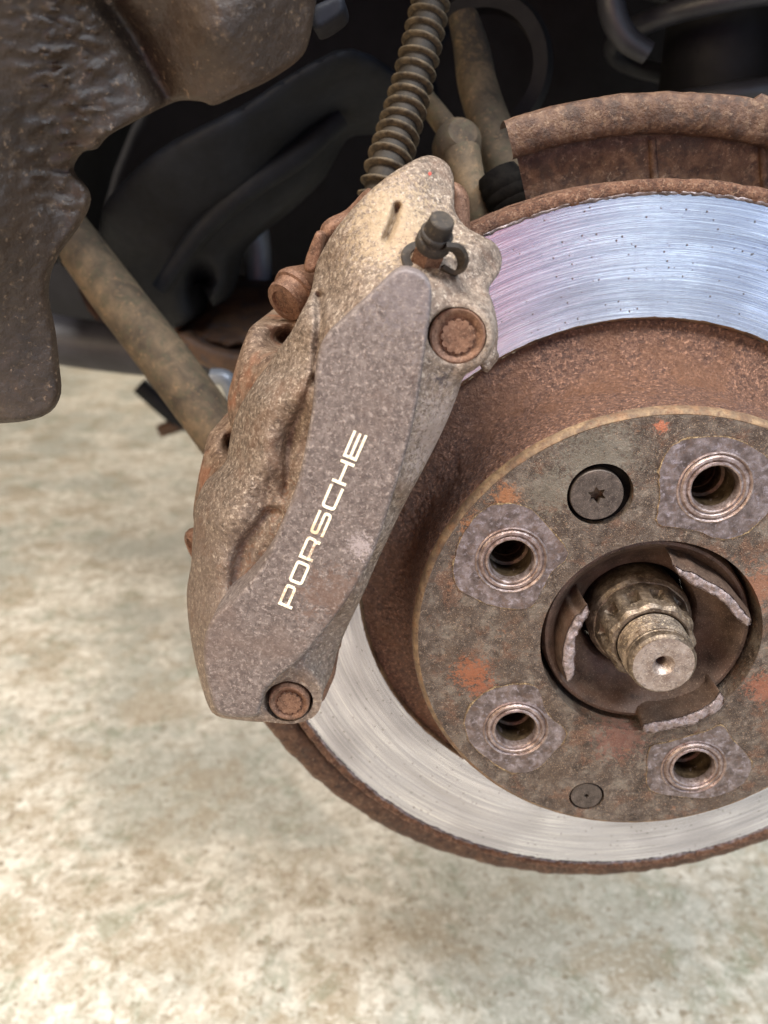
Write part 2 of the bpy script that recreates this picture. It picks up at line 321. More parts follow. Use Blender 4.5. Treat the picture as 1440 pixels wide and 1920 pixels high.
def friction():
    M = Mat('machined_disc')
    sx = M.n('ShaderNodeSeparateXYZ'); M.L(M.co, sx.inputs[0])
    r = M.math('SQRT', M.math('ADD', M.math('MULTIPLY', sx.outputs[0], sx.outputs[0]), M.math('MULTIPLY', sx.outputs[2], sx.outputs[2])))
    a = M.math('ARCTAN2', sx.outputs[2], sx.outputs[0])
    def polar(kr, ka):
        c = M.n('ShaderNodeCombineXYZ'); M.L(M.math('MULTIPLY', r, kr), c.inputs[0]); M.L(M.math('MULTIPLY', M.math('COSINE', a), ka), c.inputs[1]); M.L(M.math('MULTIPLY', M.math('SINE', a), ka), c.inputs[2]); return c.outputs[0]
    fine = M.noise(1, 4, .75, 0, polar(2.6, 2.2)); mid = M.noise(1, 3, .6, 0, polar(.9, .8)); wide = M.noise(1, 2, .5, 0, polar(.16, 1.6))
    streak = M.noise(1, 2, .6, 0, polar(5.0, 3.0))
    pitv = M.voro(1, polar(.34, 52)); pit = M.ramp(pitv.outputs['Distance'], [(.09, 1.), (.17, 0.)])
    sel = M.ramp(M.n('ShaderNodeSeparateColor').outputs[0], [(0, 0.), (1, 1.)])
    sep = M.n('ShaderNodeSeparateColor'); M.L(pitv.outputs['Color'], sep.inputs[0])
    pit = M.math('MULTIPLY', pit, M.math('GREATER_THAN', sep.outputs[0], .45))
    pit2 = M.voro(1, polar(.9, 110)); sep2 = M.n('ShaderNodeSeparateColor'); M.L(pit2.outputs['Color'], sep2.inputs[0])
    p2 = M.math('MULTIPLY', M.ramp(pit2.outputs['Distance'], [(.08, 1.), (.15, 0.)]), M.math('GREATER_THAN', sep2.outputs[1], .6))
    pits = M.math('MAXIMUM', pit, M.math('MULTIPLY', p2, .8))
    col = M.ramp(mid, [(.3, cs(158, 160, 170)), (.7, cs(210, 211, 220))])
    col = M.mix(M.ramp(fine, [(.35, 0.), (.62, .5)]), col, cs(208, 206, 208))
    col = M.mix(M.ramp(streak, [(.56, 0.), (.64, .9)]), col, cs(250, 250, 250)); col = M.mix(M.ramp(streak, [(.36, .7), (.43, 0.)]), col, cs(150, 150, 156))
    col = M.mix(M.ramp(wide, [(.5, 0.), (.72, .45)]), col, cs(150, 148, 152))
    refl_band = M.noise(1, 2, .5, 0, polar(.03, 3.0)); col = M.mix(M.ramp(refl_band, [(.48, 0.), (.66, .5)]), col, cs(146, 144, 150)); col = M.mix(pits, col, cs(96, 84, 80))  # broad radial reflections on the disc, painted into its colour
    M.set(**{'Base Color': col, 'Metallic': .92, 'Anisotropic': .45, 'Anisotropic Rotation': .25})
    M.set(**{'Specular IOR Level': .5}); tg = M.n('ShaderNodeTangent'); tg.direction_type = 'RADIAL'; tg.axis = 'Y'; M.L(tg.outputs[0], M.b.inputs['Tangent'])
    M.set(Roughness=M.math('ADD', M.math('MULTIPLY', fine, .16), .13))
    h = M.math('SUBTRACT', M.math('ADD', M.math('MULTIPLY', fine, .5), M.math('MULTIPLY', mid, .6)), M.math('MULTIPLY', pits, .35))
    M.bumps([(M.noise(.9, 4, .6), .05, .35), (h, .13, .75)])
    return M.m
m_fric = friction()
def floor_mat():
    M = Mat('worn_concrete')
    n = M.noise(.012, 6, .6, .5); col = M.ramp(n, [(.35, cs(176, 168, 152)), (.5, cs(196, 188, 172)), (.65, cs(206, 200, 186))])
    f = M.noise(.055, 10, .76, .4); col = M.mix(M.ramp(f, [(.49, 0.), (.56, .75)]), col, cs(150, 136, 114))
    f = M.noise(.06, 10, .8, .3); col = M.mix(M.ramp(f, [(.49, 0.), (.55, .8)]), col, cs(226, 221, 208))
    f = M.noise(.028, 8, .75, .5); col = M.mix(M.ramp(f, [(.53, 0.), (.62, .5)]), col, cs(138, 142, 122))
    f = M.noise(.005, 7, .65, .3); col = M.mix(M.ramp(f, [(.45, 0.), (.56, .55)]), col, cs(140, 144, 134)); f = M.noise(.011, 8, .7, .4); col = M.mix(M.ramp(f, [(.50, 0.), (.60, .6)]), col, cs(150, 134, 108)); f = M.noise(.018, 8, .75, .6); col = M.mix(M.ramp(f, [(.55, 0.), (.62, .45)]), col, cs(112, 122, 98))
    f = M.noise(.22, 5, .75, .3); col = M.mix(M.ramp(f, [(.54, 0.), (.64, .55)]), col, cs(232, 228, 216)); f = M.noise(.10, 6, .7, .3); col = M.mix(M.ramp(f, [(.58, 0.), (.63, .85)]), col, cs(128, 116, 96))
    v = M.voro(.03, None, 'DISTANCE_TO_EDGE'); 
    M.set(**{'Base Color': col, 'Roughness': .45, 'Specular IOR Level': .4}); M.bumps([(M.noise(.1, 6, .6), 1.0, .4)])
    return M.m
# ------------------------------------------------------------------ setting: floor and the dark well of the car
def sheet(name, pts, m, kind='structure'):
    o = ob(name, pts, [tuple(range(len(pts)))], m, smooth=False); o['kind'] = kind; return o
FZ = -450
sheet('floor', [(-6000, -4000, FZ), (6000, -4000, FZ), (6000, 9000, FZ), (-6000, 9000, FZ)], floor_mat())
def back_wall(Y): return at(200, 700, Y)[2]
zb = at(200, 640, 620)[2]
ub = thing('car_underbody', 'black car body and inner wheel arch closing off the background above the suspension', 'car body', (0, 300, 300))
V = []; F = []
n = 24
for j, yy in enumerate((40, 330, 620)):
    for k in range(n + 1):
        a = R(12 + 156 * k / n); V.append((-20 + 430 * math.cos(a), yy, 20 + 400 * math.sin(a)))
for j in range(2):
    for k in range(n): F.append((j*(n+1)+k, j*(n+1)+k+1, (j+1)*(n+1)+k+1, (j+1)*(n+1)+k))
ob('inner_arch', V, F, m_blk, ub)
box('rear_bulkhead', (200, 640, zb + 500), (1700, 30, 1000), m_blk, ub, bev=6)
# ------------------------------------------------------------------ brake disc
disc = thing('brake_disc', 'large brake disc with shiny blue-grey friction ring and rusty brown hat', 'brake disc', (0, 0, 0))
LUG = [148.9, 76.9, 4.9, -67.1, -139.1]; lug = [(65 * math.cos(R(a)), 65 * math.sin(R(a))) for a in LUG]
s1 = at(1120, 929, 0); s2 = at(1100, 1494, 0); scr = [(s1[0], s1[2], 11.8), (s2[0], s2[2], 7.4)]
scr[0] = (s1[0] + 1.0, s1[2] + .2, 11.9)
holes = [circ(0, 0, 42.3, 144)] + [circ(x, z, 8.4) for x, z in lug] + [circ(x, z, r) for x, z, r in scr]
outer = circ(0, 0, 89.8, 240)
g = np.array([(x, z) for x in np.arange(-90, 91, 2.0) for z in np.arange(-90, 91, 2.0)])
rr = np.hypot(g[:, 0], g[:, 1]); ok = (rr < 88.6) & (rr > 43.6)
for h, q in [((x, z), 9.6) for x, z in lug] + [((x, z), r + 1.2) for x, z, r in scr]: ok &= np.hypot(g[:, 0] - h[0], g[:, 1] - h[1]) > q
P, F = tri([outer] + holes, g[ok])
V = [[p[0], .25 * noise.fractal(Vector((p[0] * .06, p[1] * .06, 0)), 1, 2, 3) * (1 if 45 < math.hypot(*p) < 87 else 0), p[1]] for p in P]
FF = [tuple(int(x) for x in f) for f in F]; idx = {}
for a, b in boundary(F):
    if math.hypot(*P[a]) > 88: continue
    for q in (a, b):
        if q not in idx: idx[q] = len(V); V.append([P[q][0], 14 if math.hypot(*P[q]) > 43 else 36, P[q][1]])
    FF.append((b, a, idx[a], idx[b]))
hat = ob('hat_face', V, FF, m_hat, disc, 40)
def jr(amp, sc, rmin=0):
    def f(i, r, t, a):
        p = Vector((r * math.cos(a) * sc, t * sc, r * math.sin(a) * sc)); k = amp
        return r + k * noise.fractal(p, 1, 2, 4), t + k * noise.fractal(p + Vector((9, 3, 1)), 1, 2, 4)
    return f
lathe('hat_edge', [(87.5, 1.5), (89.5, .22), (90.0, .05), (90.6, .35), (91.4, 1.1), (92.0, 2.2), (92.2, 3.6), (91.6, 5), (90.5, 9)], m_chamf, disc, seg=300, jit=jr(.12, .2))
def dense(pr, st):
    P_ = cat_rom(pr, 12, False); L_ = np.r_[0, np.cumsum(np.linalg.norm(np.diff(P_, axis=0), axis=1))]; t_ = np.linspace(0, L_[-1], int(L_[-1] / st))
    return [(float(np.interp(q, L_, P_[:, 0])), float(np.interp(q, L_, P_[:, 1]))) for q in t_]
def grain(i, r, t, a):
    p = Vector((r * math.cos(a), t, r * math.sin(a))); k = .42 * noise.fractal(p * .5, .8, 2.2, 3) + .3 * noise.noise(p * .17)
    return r + k, t - k * .6 * min(1, max(0, (t - 34) / 8))
lathe('hat_wall', dense([(89.8, 2.4), (91.6, 3.2), (92.4, 4.6), (92.5, 8), (92.7, 14), (92.9, 20), (93.1, 26), (93.6, 32), (94.8, 37), (97, 41), (100.5, 44.2), (105, 46.6), (109.5, 48), (112.5, 48.8), (114.2, 49), (115.0, 48.8), (115.3, 48.0)], .75), m_rust, disc, seg=840, jit=grain, ang=80)
lathe('inner_groove_edge', [(115.3, 48.0), (115.7, 46.8), (116.0, 46.0), (116.6, 45.75)], m_chamf, disc, seg=360, jit=jr(.3, .3), ang=60)
lathe('friction_ring', [(116.5, 45.8), (118, 45.72), (135, 45.75), (150, 45.72), (159.5, 45.7), (160.7, 45.75)], m_fric, disc, seg=360)
lathe('bright_flaked_edge', [(160.2, 45.6), (160.6, 45.2), (161.2, 45.1), (161.6, 45.5)], m_seat, disc, seg=700, jit=jr(.55, .5), ang=60)
lathe('rusty_rim', [(160.5, 45.8), (161.0, 45.3), (162.0, 44.9), (163.2, 45.0), (164.4, 45.3), (165.4, 46.2), (165.8, 48), (165.8, 52), (165.6, 57), (160, 58)], m_rim, disc, seg=420, jit=jr(.7, .35), ang=60)
lathe('rear_rotor_plate', [(150, 66), (165.5, 66), (166, 68), (166, 78), (150, 80)], m_rim, disc, seg=240, jit=jr(.5, .3))
for k in range(40):
    a = 2 * math.pi * k / 40; 
    if k == 0:
        vane = box('cooling_vane', (150, 62, 0), (26, 9, 3), m_rim, disc); v0 = vane
    else:
        o = v0.copy(); C.objects.link(o); o.matrix_parent_inverse = Matrix.Rotation(-a, 4, 'Y')
lug_seat = None
wear = [
 [(963,945),(996,955),(1024,985),(1065,1037),(1035,1070),(1024,1089),(1010,1115),(996,1137),(963,1141),(930,1135),(902,1127),(861,1104),(850,1070),(854,1045),(859,1023),(878,985),(911,952),(940,945)],
 [(1279,827),(1327,818),(1383,825),(1431,853),(1459,882),(1462,920),(1449,948),(1402,995),(1364,1009),(1335,1006),(1308,995),(1270,988),(1232,981),(1235,950),(1237,929),(1236,900),(1238,877),(1256,839)],
 None,
 [(1220,1400),(1250,1392),(1280,1383),(1320,1372),(1353,1360),(1373,1387),(1407,1427),(1393,1467),(1340,1493),(1280,1493),(1220,1480),(1213,1440)],
 [(973,1283),(1007,1290),(1027,1340),(1060,1367),(1055,1390),(1040,1407),(1007,1440),(960,1447),(913,1420),(880,1387),(873,1340),(907,1300),(940,1287)]]
for (x, z), w_ in zip(lug, wear):
    if w_ is None:
        pl = circ(x, z, 19, 24); pl[:, 0] *= 1.0
    else:
        c2 = cat_rom(w_, 3); pl = at_many(c2, np.zeros(len(c2)))[:, [0, 2]]
    jit = np.array([noise.noise(Vector((p[0] * .6, p[1] * .6, 0))) for p in pl]); cen = np.array([x, z]); pl = cen + (pl - cen) * (1 + .02 * jit)[:, None]
    big = cen + (pl - cen) * (1.0 + .07 * np.array([abs(noise.noise(Vector((p[0] * .8, p[1] * .8, 3)))) for p in pl]))[:, None]
    flat('wear_patch_rim', [big, circ(x, z, 13.6)], -.30, .9, m_crust, disc)
    flat('wear_patch', [pl, circ(x, z, 13.2)], -.42, .5, m_seat, disc)
    pr = [(13.7, .6), (13.5, -.6), (13.0, -.85), (12.5, -.5), (12.2, -.2), (11.9, -.5), (11.5, -.95), (10.6, -1.0), (10.2, -.5), (9.9, -.4), (9.6, -.9), (9.0, -1.1), (8.5, -.8), (8.1, .4), (7.8, 2), (7.7, 8)]
    lathe('seat_ring', pr, m_ring, disc, (x, 0, z), seg=64, jit=jr(.12, .5), ang=35)
    lathe('hole_bore', [(7.7, 2), (7.7, 9), (8.2, 9.5), (8.3, 13), (7.2, 13.5), (6.9, 14), (7.0, 19), (6.6, 19.4), (6.9, 20), (6.6, 21), (6.9, 22), (6.6, 23), (6.9, 24), (6.6, 25), (6.6, 40), (0.01, 40.2)], m_hole, disc, (x, 0, z), seg=48)
def star(r1, r2, n, c, ph=0):
    return np.array([(c[0] + (r1 if k % 2 else r2) * math.cos(math.pi * k / n + ph), c[1] + (r1 if k % 2 else r2) * math.sin(math.pi * k / n + ph)) for k in range(2 * n)])
for i, ((x, z, r), hr, sr) in enumerate(zip(scr, (9.3, 6.4), (3.4, 1.3))):
    x2 = s1[0] - .1 if i == 0 else x; z2 = s1[2] if i == 0 else z
    sk = flat('countersunk_screw', [circ(x2, z2, hr, 64), cat_rom(star(sr, sr * .62, 6, (x2, z2), .2), 4)], .1 if i == 0 else .5, 3.2, m_screw, disc)
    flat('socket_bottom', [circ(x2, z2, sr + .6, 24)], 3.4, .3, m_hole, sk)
    lathe('screw_bevel', [(hr - .05, .13 if i == 0 else .53), (hr + .25, .5 if i == 0 else .9), (hr + .3, 4)], m_screw, sk, (x2, 0, z2), seg=64)
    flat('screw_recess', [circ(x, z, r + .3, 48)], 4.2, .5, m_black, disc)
# ------------------------------------------------------------------ hub
hub = thing('wheel_hub', 'dark iron wheel hub inside the disc bore with three broken centring tabs', 'wheel hub', (0, 10, 0))
lathe('hub_barrel', [(43.5, 31), (41.7, 30), (41.2, 16), (40.2, 7.5), (39.4, 6.2), (38.2, 6.0), (36.8, 7.0), (35.2, 9.5), (33, 13.5), (30.0, 17), (26.5, 19), (24.4, 20), (23.4, 21.5), (23.0, 24), (22.8, 34)], m_hub, hub, seg=160, jit=jr(.15, .15))
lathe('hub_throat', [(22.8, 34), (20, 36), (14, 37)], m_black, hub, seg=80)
T1 = [(1101,1133),(1104,1152),(1095,1165),(1085,1185),(1080,1205),(1079,1230),(1078,1260),(1066,1278),(1057,1262),(1054,1235),(1058,1205),(1066,1180),(1078,1158),(1090,1148)]
T2 = [(1262,1058),(1278,1068),(1300,1074),(1325,1088),(1350,1102),(1372,1118),(1390,1140),(1404,1158),(1408,1170),(1396,1170),(1382,1160),(1368,1143),(1350,1125),(1325,1110),(1300,1098),(1282,1085),(1270,1075)]
T3 = [(1205,1362),(1222,1354),(1255,1350),(1290,1340),(1320,1326),(1340,1312),(1350,1298),(1357,1312),(1352,1326),(1330,1342),(1300,1358),(1265,1366),(1235,1372),(1212,1374)]
def tab(poly, Y0, tint, lean):
    c2 = cat_rom(poly, 5); c2 = c2 + np.array([(1.8 * noise.noise(Vector((p[0] * .13, p[1] * .13, 1))), 1.8 * noise.noise(Vector((p[0] * .13, p[1] * .13, 9)))) for p in c2])
    Vt = at_many(c2, np.full(len(c2), Y0)); pl = Vt[:, [0, 2]]; n_ = len(pl)
    top = relief('broken_tab', m_chip, hub, [tuple(p) for p in c2], [(0, 0, Y0)], Y0 + 2.2, 3, .9, smooth_outline=0, rough=.8, rsc=.4)
    V = []; F = []
    for j, (yy, sc) in enumerate(((Y0 + .3, 1.0), (Y0 + 2, 1.03), (Y0 + 6, 1.06), (18, 1.08))):
        for p in pl:
            rr_ = math.hypot(*p); k = 1 + (sc - 1) * lean * min(1, 38 / rr_)
            V.append((p[0] * k, yy + .35 * noise.noise(Vector((p[0] * .5, yy * .5, p[1] * .5))), p[1] * k))
    for j in range(3):
        for k in range(n_): F.append((j*n_+k, j*n_+(k+1) % n_, (j+1)*n_+(k+1) % n_, (j+1)*n_+k))
    ob('tab_side', V, F, m_hub, top, 50)
tab(T1, -1, 0, .6); tab(T2, -4, 0, .8); tab(T3, -3, 0, -.3)
# ------------------------------------------------------------------ axle end with nut
axle = thing('axle_stub', 'threaded driveshaft end with drilled centre and notched hub nut', 'axle', (0, 0, 0))
lathe('joint_collar', [(19.5, 36), (20.5, 24), (20.8, 17), (20.3, 14), (19, 12.5), (14, 12)], m_nut, axle, seg=90, jit=jr(.15, .2))
def hexf(nf, dep):
    def f(i, r, a):
        x = abs(2 * ((a * nf / (2 * math.pi)) % 1.0) - 1); k = (0, 0, .04, .34, .30, .02, .07, .09, .05, .02, 0, 0)[i]
        w = (1 - x) ** 1.1 if i not in (3, 4) else 1 / (1 + math.exp((x - .42) / .05))
        return r * (1 - k * w) * (1 - .03 * (1 - x) * (i < 7))
    return f
nut = lathe('hub_nut', [(19, 14), (18.8, 12), (18.4, 9.5), (18.0, 8.5), (17.7, 3.2), (17.5, 2.4), (17.6, .6), (17.3, -1.2), (15.8, -2.6), (14.4, -2.6), (13.6, -2.2), (13.2, -1)], m_nut, axle, seg=240, flute=hexf(11, .11), ang=24, jit=jr(.05, .4))
thr = []
for k in range(7):
    y = -2 - k * 1.45; thr += [(13.0, y), (13.1, y - .25), (12.35, y - .8), (12.3, y - 1.0)]
lathe('thread', [(13.0, 3)] + thr + [(12.5, -12.6), (12.2, -13.0), (12.3, -16.0), (11.7, -17.0), (11.2, -17.3)], m_nut, axle, seg=96, jit=jr(.1, .3), ang=28)
lathe('shaft_end_face', [(11.25, -17.28), (9, -17.35), (6, -17.3), (4.2, -17.25), (3.7, -16.9), (1.7, -13.8), (1.5, -9), (0.01, -8.8)], m_nose, axle, seg=80, jit=jr(.05, .5), ang=25)
# ------------------------------------------------------------------ dust shield
sh = thing('dust_shield', 'rusty brown dust shield with thick flaking lip around the back of the disc', 'dust shield', (0, 80, 0))
pa = at(944, 216, 70); A1 = math.degrees(math.atan2(pa[2], pa[0] - 2)); A0 = -178.0
def shj(i, r, t, a):
    p = Vector((r * math.cos(a) * .12, t * .12, r * math.sin(a) * .12)); k = .55
    if i in (4, 5, 6, 7): k = .8
    r2 = r + k * noise.fractal(p, 1, 2, 5)
    if i in (5, 6, 7) and 76.5 < math.degrees(a) < 80: r2 += 2.4
    return r2, t + k * .7 * noise.fractal(p + Vector((5, 5, 5)), 1, 2, 4)
lathe('rolled_lip', [(182.8, 83), (182.6, 78), (182.4, 74), (183.2, 71.8), (185.8, 70.2), (189, 69.8), (193, 69.4), (196, 71), (197, 74), (196.6, 84), (195, 92)], m_shield, sh, (2, 0, 0), seg=700, a0=A0, a1=A1, jit=shj, ang=50)
lathe('back_plate', [(185.5, 80.5), (175, 81.2), (168, 81.4), (150, 82), (120, 82)], m_shield, sh, (2, 0, 0), seg=300, a0=A0, a1=A1 - .8, jit=jr(.8, .08), ang=50)
for u in (1222, 1428):
    p = at(u, 262, 80.9); p2 = at(u + 6, 356, 81.6)
    tube('pressed_seam', [tuple(p), tuple((p + p2) / 2), tuple(p2)], 1.6, m_shield, sh, seg=10)
# ------------------------------------------------------------------ brake caliper
cal = thing('brake_caliper', 'dusty brown-grey fixed brake caliper with cream lettering, straddling the left of the disc', 'brake caliper', tuple(at(600, 1350, 0)))
body_out = [(790,294),(815,293),(838,306),(850,330),(852,365),(853,395),(872,424),(900,440),(928,456),(941,482),(936,512),(917,540),(922,566),(929,600),(928,640),(914,672),(888,694),(870,706),
 (858,740),(838,790),(810,848),(785,896),(760,942),(732,1000),(705,1058),(682,1112),(655,1168),(634,1218),(622,1262),(606,1298),(601,1326),(584,1347),(548,1357),(500,1354),(450,1351),(406,1342),(386,1312),(366,1240),(354,1170),(350,1112),
 (358,1060),(361,1010),(364,975),(368,940),(384,905),(405,886),(424,862),(430,830),(436,800),(446,770),(464,738),(484,708),(506,680),(524,652),(546,622),(562,590),(582,550),(588,520),(594,492),(606,468),(626,434),(660,392),(700,352),(745,318)]
ctrl = [(815,298,24),(790,330,15),(845,345,22),(760,350,10),(820,385,12),(700,400,5),(745,425,0),(650,440,6),(622,468,10),(602,510,14),(690,480,-5),(640,520,-2),(606,560,6),(780,470,-6),(845,440,4),
 (750,490,-9),(715,515,-12),(650,570,-12),(625,600,-12),(598,612,-7),(590,690,-8),(598,645,-7),(574,580,0),(572,620,-3),(548,650,2),(560,700,-6),(510,690,8),(540,740,-9),(500,760,-6),(470,770,4),(450,800,10),(500,820,-9),(530,800,-6),(545,830,-3),
 (568,780,-7),(556,850,-6),(546,910,-7),(450,850,4),(434,860,12),(500,880,-10),(525,900,-4),(460,910,-8),(410,920,4),(380,930,12),(500,940,-4),(452,970,-10),(400,980,-3),(370,1000,8),(510,985,-8),(490,1020,-7),(462,1060,-6),(448,1100,-7),(440,1030,-6),(420,1060,-9),(385,1060,-2),(362,1070,8),
 (410,1120,-10),(375,1120,0),(355,1120,8),(395,1160,-12),(362,1200,4),(375,1200,-5),(380,1290,-2),(395,1325,-6),(372,1250,2),
 (820,560,-22),(812,640,-23),(802,720,-22.5),(850,560,-17),(878,530,-7),(905,470,0),(930,490,8),(870,480,-4),(835,520,-13),(905,560,-12),(920,600,-14),(858,580,-18),(910,650,-16),(858,690,-19),(868,705,-14),(832,760,-17),(792,800,-22),(810,845,-12),(755,920,-22),(752,955,-12),(700,1060,-13),(712,1010,-22),
 (668,1110,-19),(650,1170,-9),(625,1200,-10),(595,1235,-13),(610,1270,-12),(570,1255,-19),(600,1320,-14),(545,1354,-17),(490,1345,-19),(450,1345,-20),(545,1270,-19),(495,1310,-19),
 (700,600,-23.5),(680,700,-23.5),(660,850,-23.5),(640,720,-23),(620,950,-23.5),(560,1050,-23.5),(500,1150,-23.5),(450,1250,-23.5),(740,550,-23),(640,650,-20),(430,1180,-20),(420,1300,-20),(600,900,-22),(550,1000,-21),(610,750,-20)]
bU = at(858, 630, -18); bL = at(543, 1313, -18)
panel_out = [(742,509),(775,507),(800,522),(809,545),(806,590),(798,650),(785,740),(766,830),(738,925),(703,1030),(672,1090),(640,1140),(598,1195),(556,1242),(522,1268),(498,1296),(490,1320),(480,1342),(440,1344),(408,1336),(394,1300),(384,1255),(382,1215),(388,1180),(405,1152),(436,1126),(472,1086),(502,1040),(532,972),(559,900),(574,830),(586,760),(592,690),(604,640),(640,602),(690,556)]
def bmod(P, Y):
    d = seg_dist(P, np.array([(745., 388.), (738., 415.), (724., 448.)]), False); Y = Y + 5.5 * np.exp(-(d / 6.5) ** 2)
    d = seg_dist(P, np.array([(598., 555.), (600., 600.), (594., 660.), (590., 720.)]), False); Y = Y + 5 * np.exp(-(d / 8) ** 2)
    d = seg_dist(P, np.array([(665., 1100.), (625., 1160.), (556., 1245.)]), False); Y = Y + 1.2 * np.exp(-(d / 6) ** 2)
    d = seg_dist(P, np.array([(858., 500.), (890., 545.), (918., 552.)]), False); Y = Y + 2.6 * np.exp(-(d / 12) ** 2)
    for pg in ([(588,712),(568,765),(545,810),(537,850),(540,890),(534,930),(560,910),(602,740)], [(506,960),(478,992),(455,1020),(444,1060),(438,1108),(460,1110),(500,1060),(534,980)]):
        pg = cat_rom(pg, 3); d = seg_dist(P, pg) * np.where(inside(P, pg), 1, -1); Y = Y + 3.4 * np.exp(-(np.where(d > 0, d / 20, d / 8)) ** 2)
    pn = cat_rom(panel_out, 2); d = seg_dist(P, pn) * np.where(inside(P, pn), 1, -1); Y = np.where(d > 5, np.maximum(Y, -20.5), Y)
    # bosses round the two bolts
    for c in ((858., 630.), (543., 1313.)):
        q = np.hypot(P[:, 0] - c[0], P[:, 1] - c[1]); w_ = 1 / (1 + np.exp((q - 72) / 4)); Y = Y * (1 - w_) + np.minimum(Y, -18.8) * w_ + 0 * q
    return Y
def body_back(p):
    return 96.0 if (p[0] < 560 and p[1] < 1290 and p[0] < 600) or (p[1] < 420) else 34.0
relief('caliper_body', m_cast, cal, body_out, ctrl, body_back, 3.3, 2.4, [uvcirc(857, 629, 56, 54), uvcirc(541, 1315, 46, 37)], .9, bmod, 3, 60, .25, .3)
relief('lettering_panel', m_panel, cal, panel_out, [(0, 0, -27.0)], -4, 3.4, 1.1, smooth_outline=4, ang=60, rough=.05, rsc=.2)
# mounting bolts
def ring12(r1, r2, n, c, k=4):
    pts = []
    for i in range(n):
        a = 2 * math.pi * i / n; w_ = math.pi / n
        for da, r in ((-.9 * w_, r2), (-.45 * w_, r1), (.45 * w_, r1), (.9 * w_, r2)): pts.append((c[0] + r * math.cos(a + da), c[1] + r * math.sin(a + da)))
    return np.array(pts)
for (bc, rad, lift) in ((bU, 8.95, -1.0), (bL, 7.75, -2.6)):
    c = (float(bc[0]), float(bc[2])); y0 = -17.6 + lift
    b = lathe('mounting_bolt', [(rad, 12), (rad, y0 + 1.0), (rad - .3, y0 + .2), (rad - .9, y0), (rad * .80, y0 + .3), (rad * .68, y0 + 1.2), (rad * .60, y0 + 1.5), (.01, y0 + 1.5)], m_bolt, cal, (c[0], 0, c[1]), seg=72, jit=jr(.07, .5))
    flat('splined_centre', [ring12(rad * .60, rad * .53, 12, (c[0] + .1, c[1] - .1))], y0 + .1, 1.8, m_bolt, b)
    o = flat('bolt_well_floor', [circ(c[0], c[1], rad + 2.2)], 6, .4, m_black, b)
# red paint dot and rear ear, side lugs
relief('rear_half_ear', m_bolt, cal, [(846,344),(868,350),(880,376),(881,420),(880,446),(850,452),(840,400)], [(0, 0, 34)], 90, 5, 4)
relief('rear_half_lug', m_bolt, cal, [(600,430),(615,410),(650,392),(690,352),(700,380),(640,440),(600,470)], [(0, 0, 34)], 90, 6, 5)
relief('pad_ear', m_bolt, cal, [(569,500),(590,440),(598,434),(606,440),(602,470),(596,500),(585,512)], [(0, 0, 26)], 40, 4, 1.2)
relief('pad_backing_plate', m_cast, cal, [(900,530),(918,552),(930,590),(934,625),(932,655),(936,668),(926,684),(905,695),(870,600)], [(0, 0, 8)], 30, 5, 2)
relief('pad_backing_plate', m_bolt, cal, [(640,1205),(628,1235),(629,1262),(618,1290),(604,1316),(590,1290),(600,1220)], [(0, 0, 6)], 30, 5, 2)
def pocket(c, r, dep):
    def f(P, Y):
        q = np.hypot((P[:, 0] - c[0]) / r[0], (P[:, 1] - c[1]) / r[1]); return Y + dep * np.exp(-q ** 2 * 1.4)
    return f
m_bridge = rough_mat('rusty_bridge', [cs(78, 60, 48), cs(106, 86, 70), cs(130, 110, 92)], .3, [(.7, .56, .72, cs(172, 148, 126), .7, 6), (.04, .52, .7, cs(132, 84, 58), .55, 3)], bumps=((.4, .6, .5), (1.6, .3, .6)), rough=.6)
relief('bridge_lobe', m_bridge, cal, [(468,616),(486,606),(520,604),(552,596),(580,600),(580,660),(520,700),(476,752),(444,806),(430,790),(427,745),(438,700),(450,660)],
       [(468,616,34),(552,600,44),(580,650,20),(500,640,30),(450,700,22),(430,780,22),(470,730,16),(520,690,10)], 100, 5, 3, mod=pocket((538, 636), (34, 22), 26))
relief('bridge_lobe', m_bridge, cal, [(388,824),(398,806),(422,790),(452,790),(460,860),(430,900),(392,940),(372,990),(362,965),(370,905),(380,860)],
       [(388,824,34),(420,795,40),(450,850,10),(400,880,22),(380,930,18),(366,965,20),(410,905,10)], 100, 5, 3, mod=pocket((436, 836), (18, 24), 26))
# bolt heads on the back half
pb = at(546, 556, 44); ax = Vector((-.55, -.72, -.42))
lathe('bridge_bolt', [(7, 12), (8.6, 8), (9.8, 5), (10.2, 3), (9.6, 1.4), (8.6, 1.0), (8.0, -.6), (8.3, -3), (7.8, -4.6), (5.2, -5.2), (4.8, -4), (.01, -3.8)], m_bolt, cal, tuple(pb), tuple(-ax), seg=48, jit=jr(.12, .4))
pb = at(364, 1030, 40)
lathe('bridge_bolt', [(6, 12), (8.6, 6), (9, 2), (8.4, 0), (6.8, -1.2), (5.6, -.8), (5.2, .4), (.01, .6)], m_bolt, cal, tuple(pb), (.75, .55, .2), seg=48, jit=jr(.12, .4))
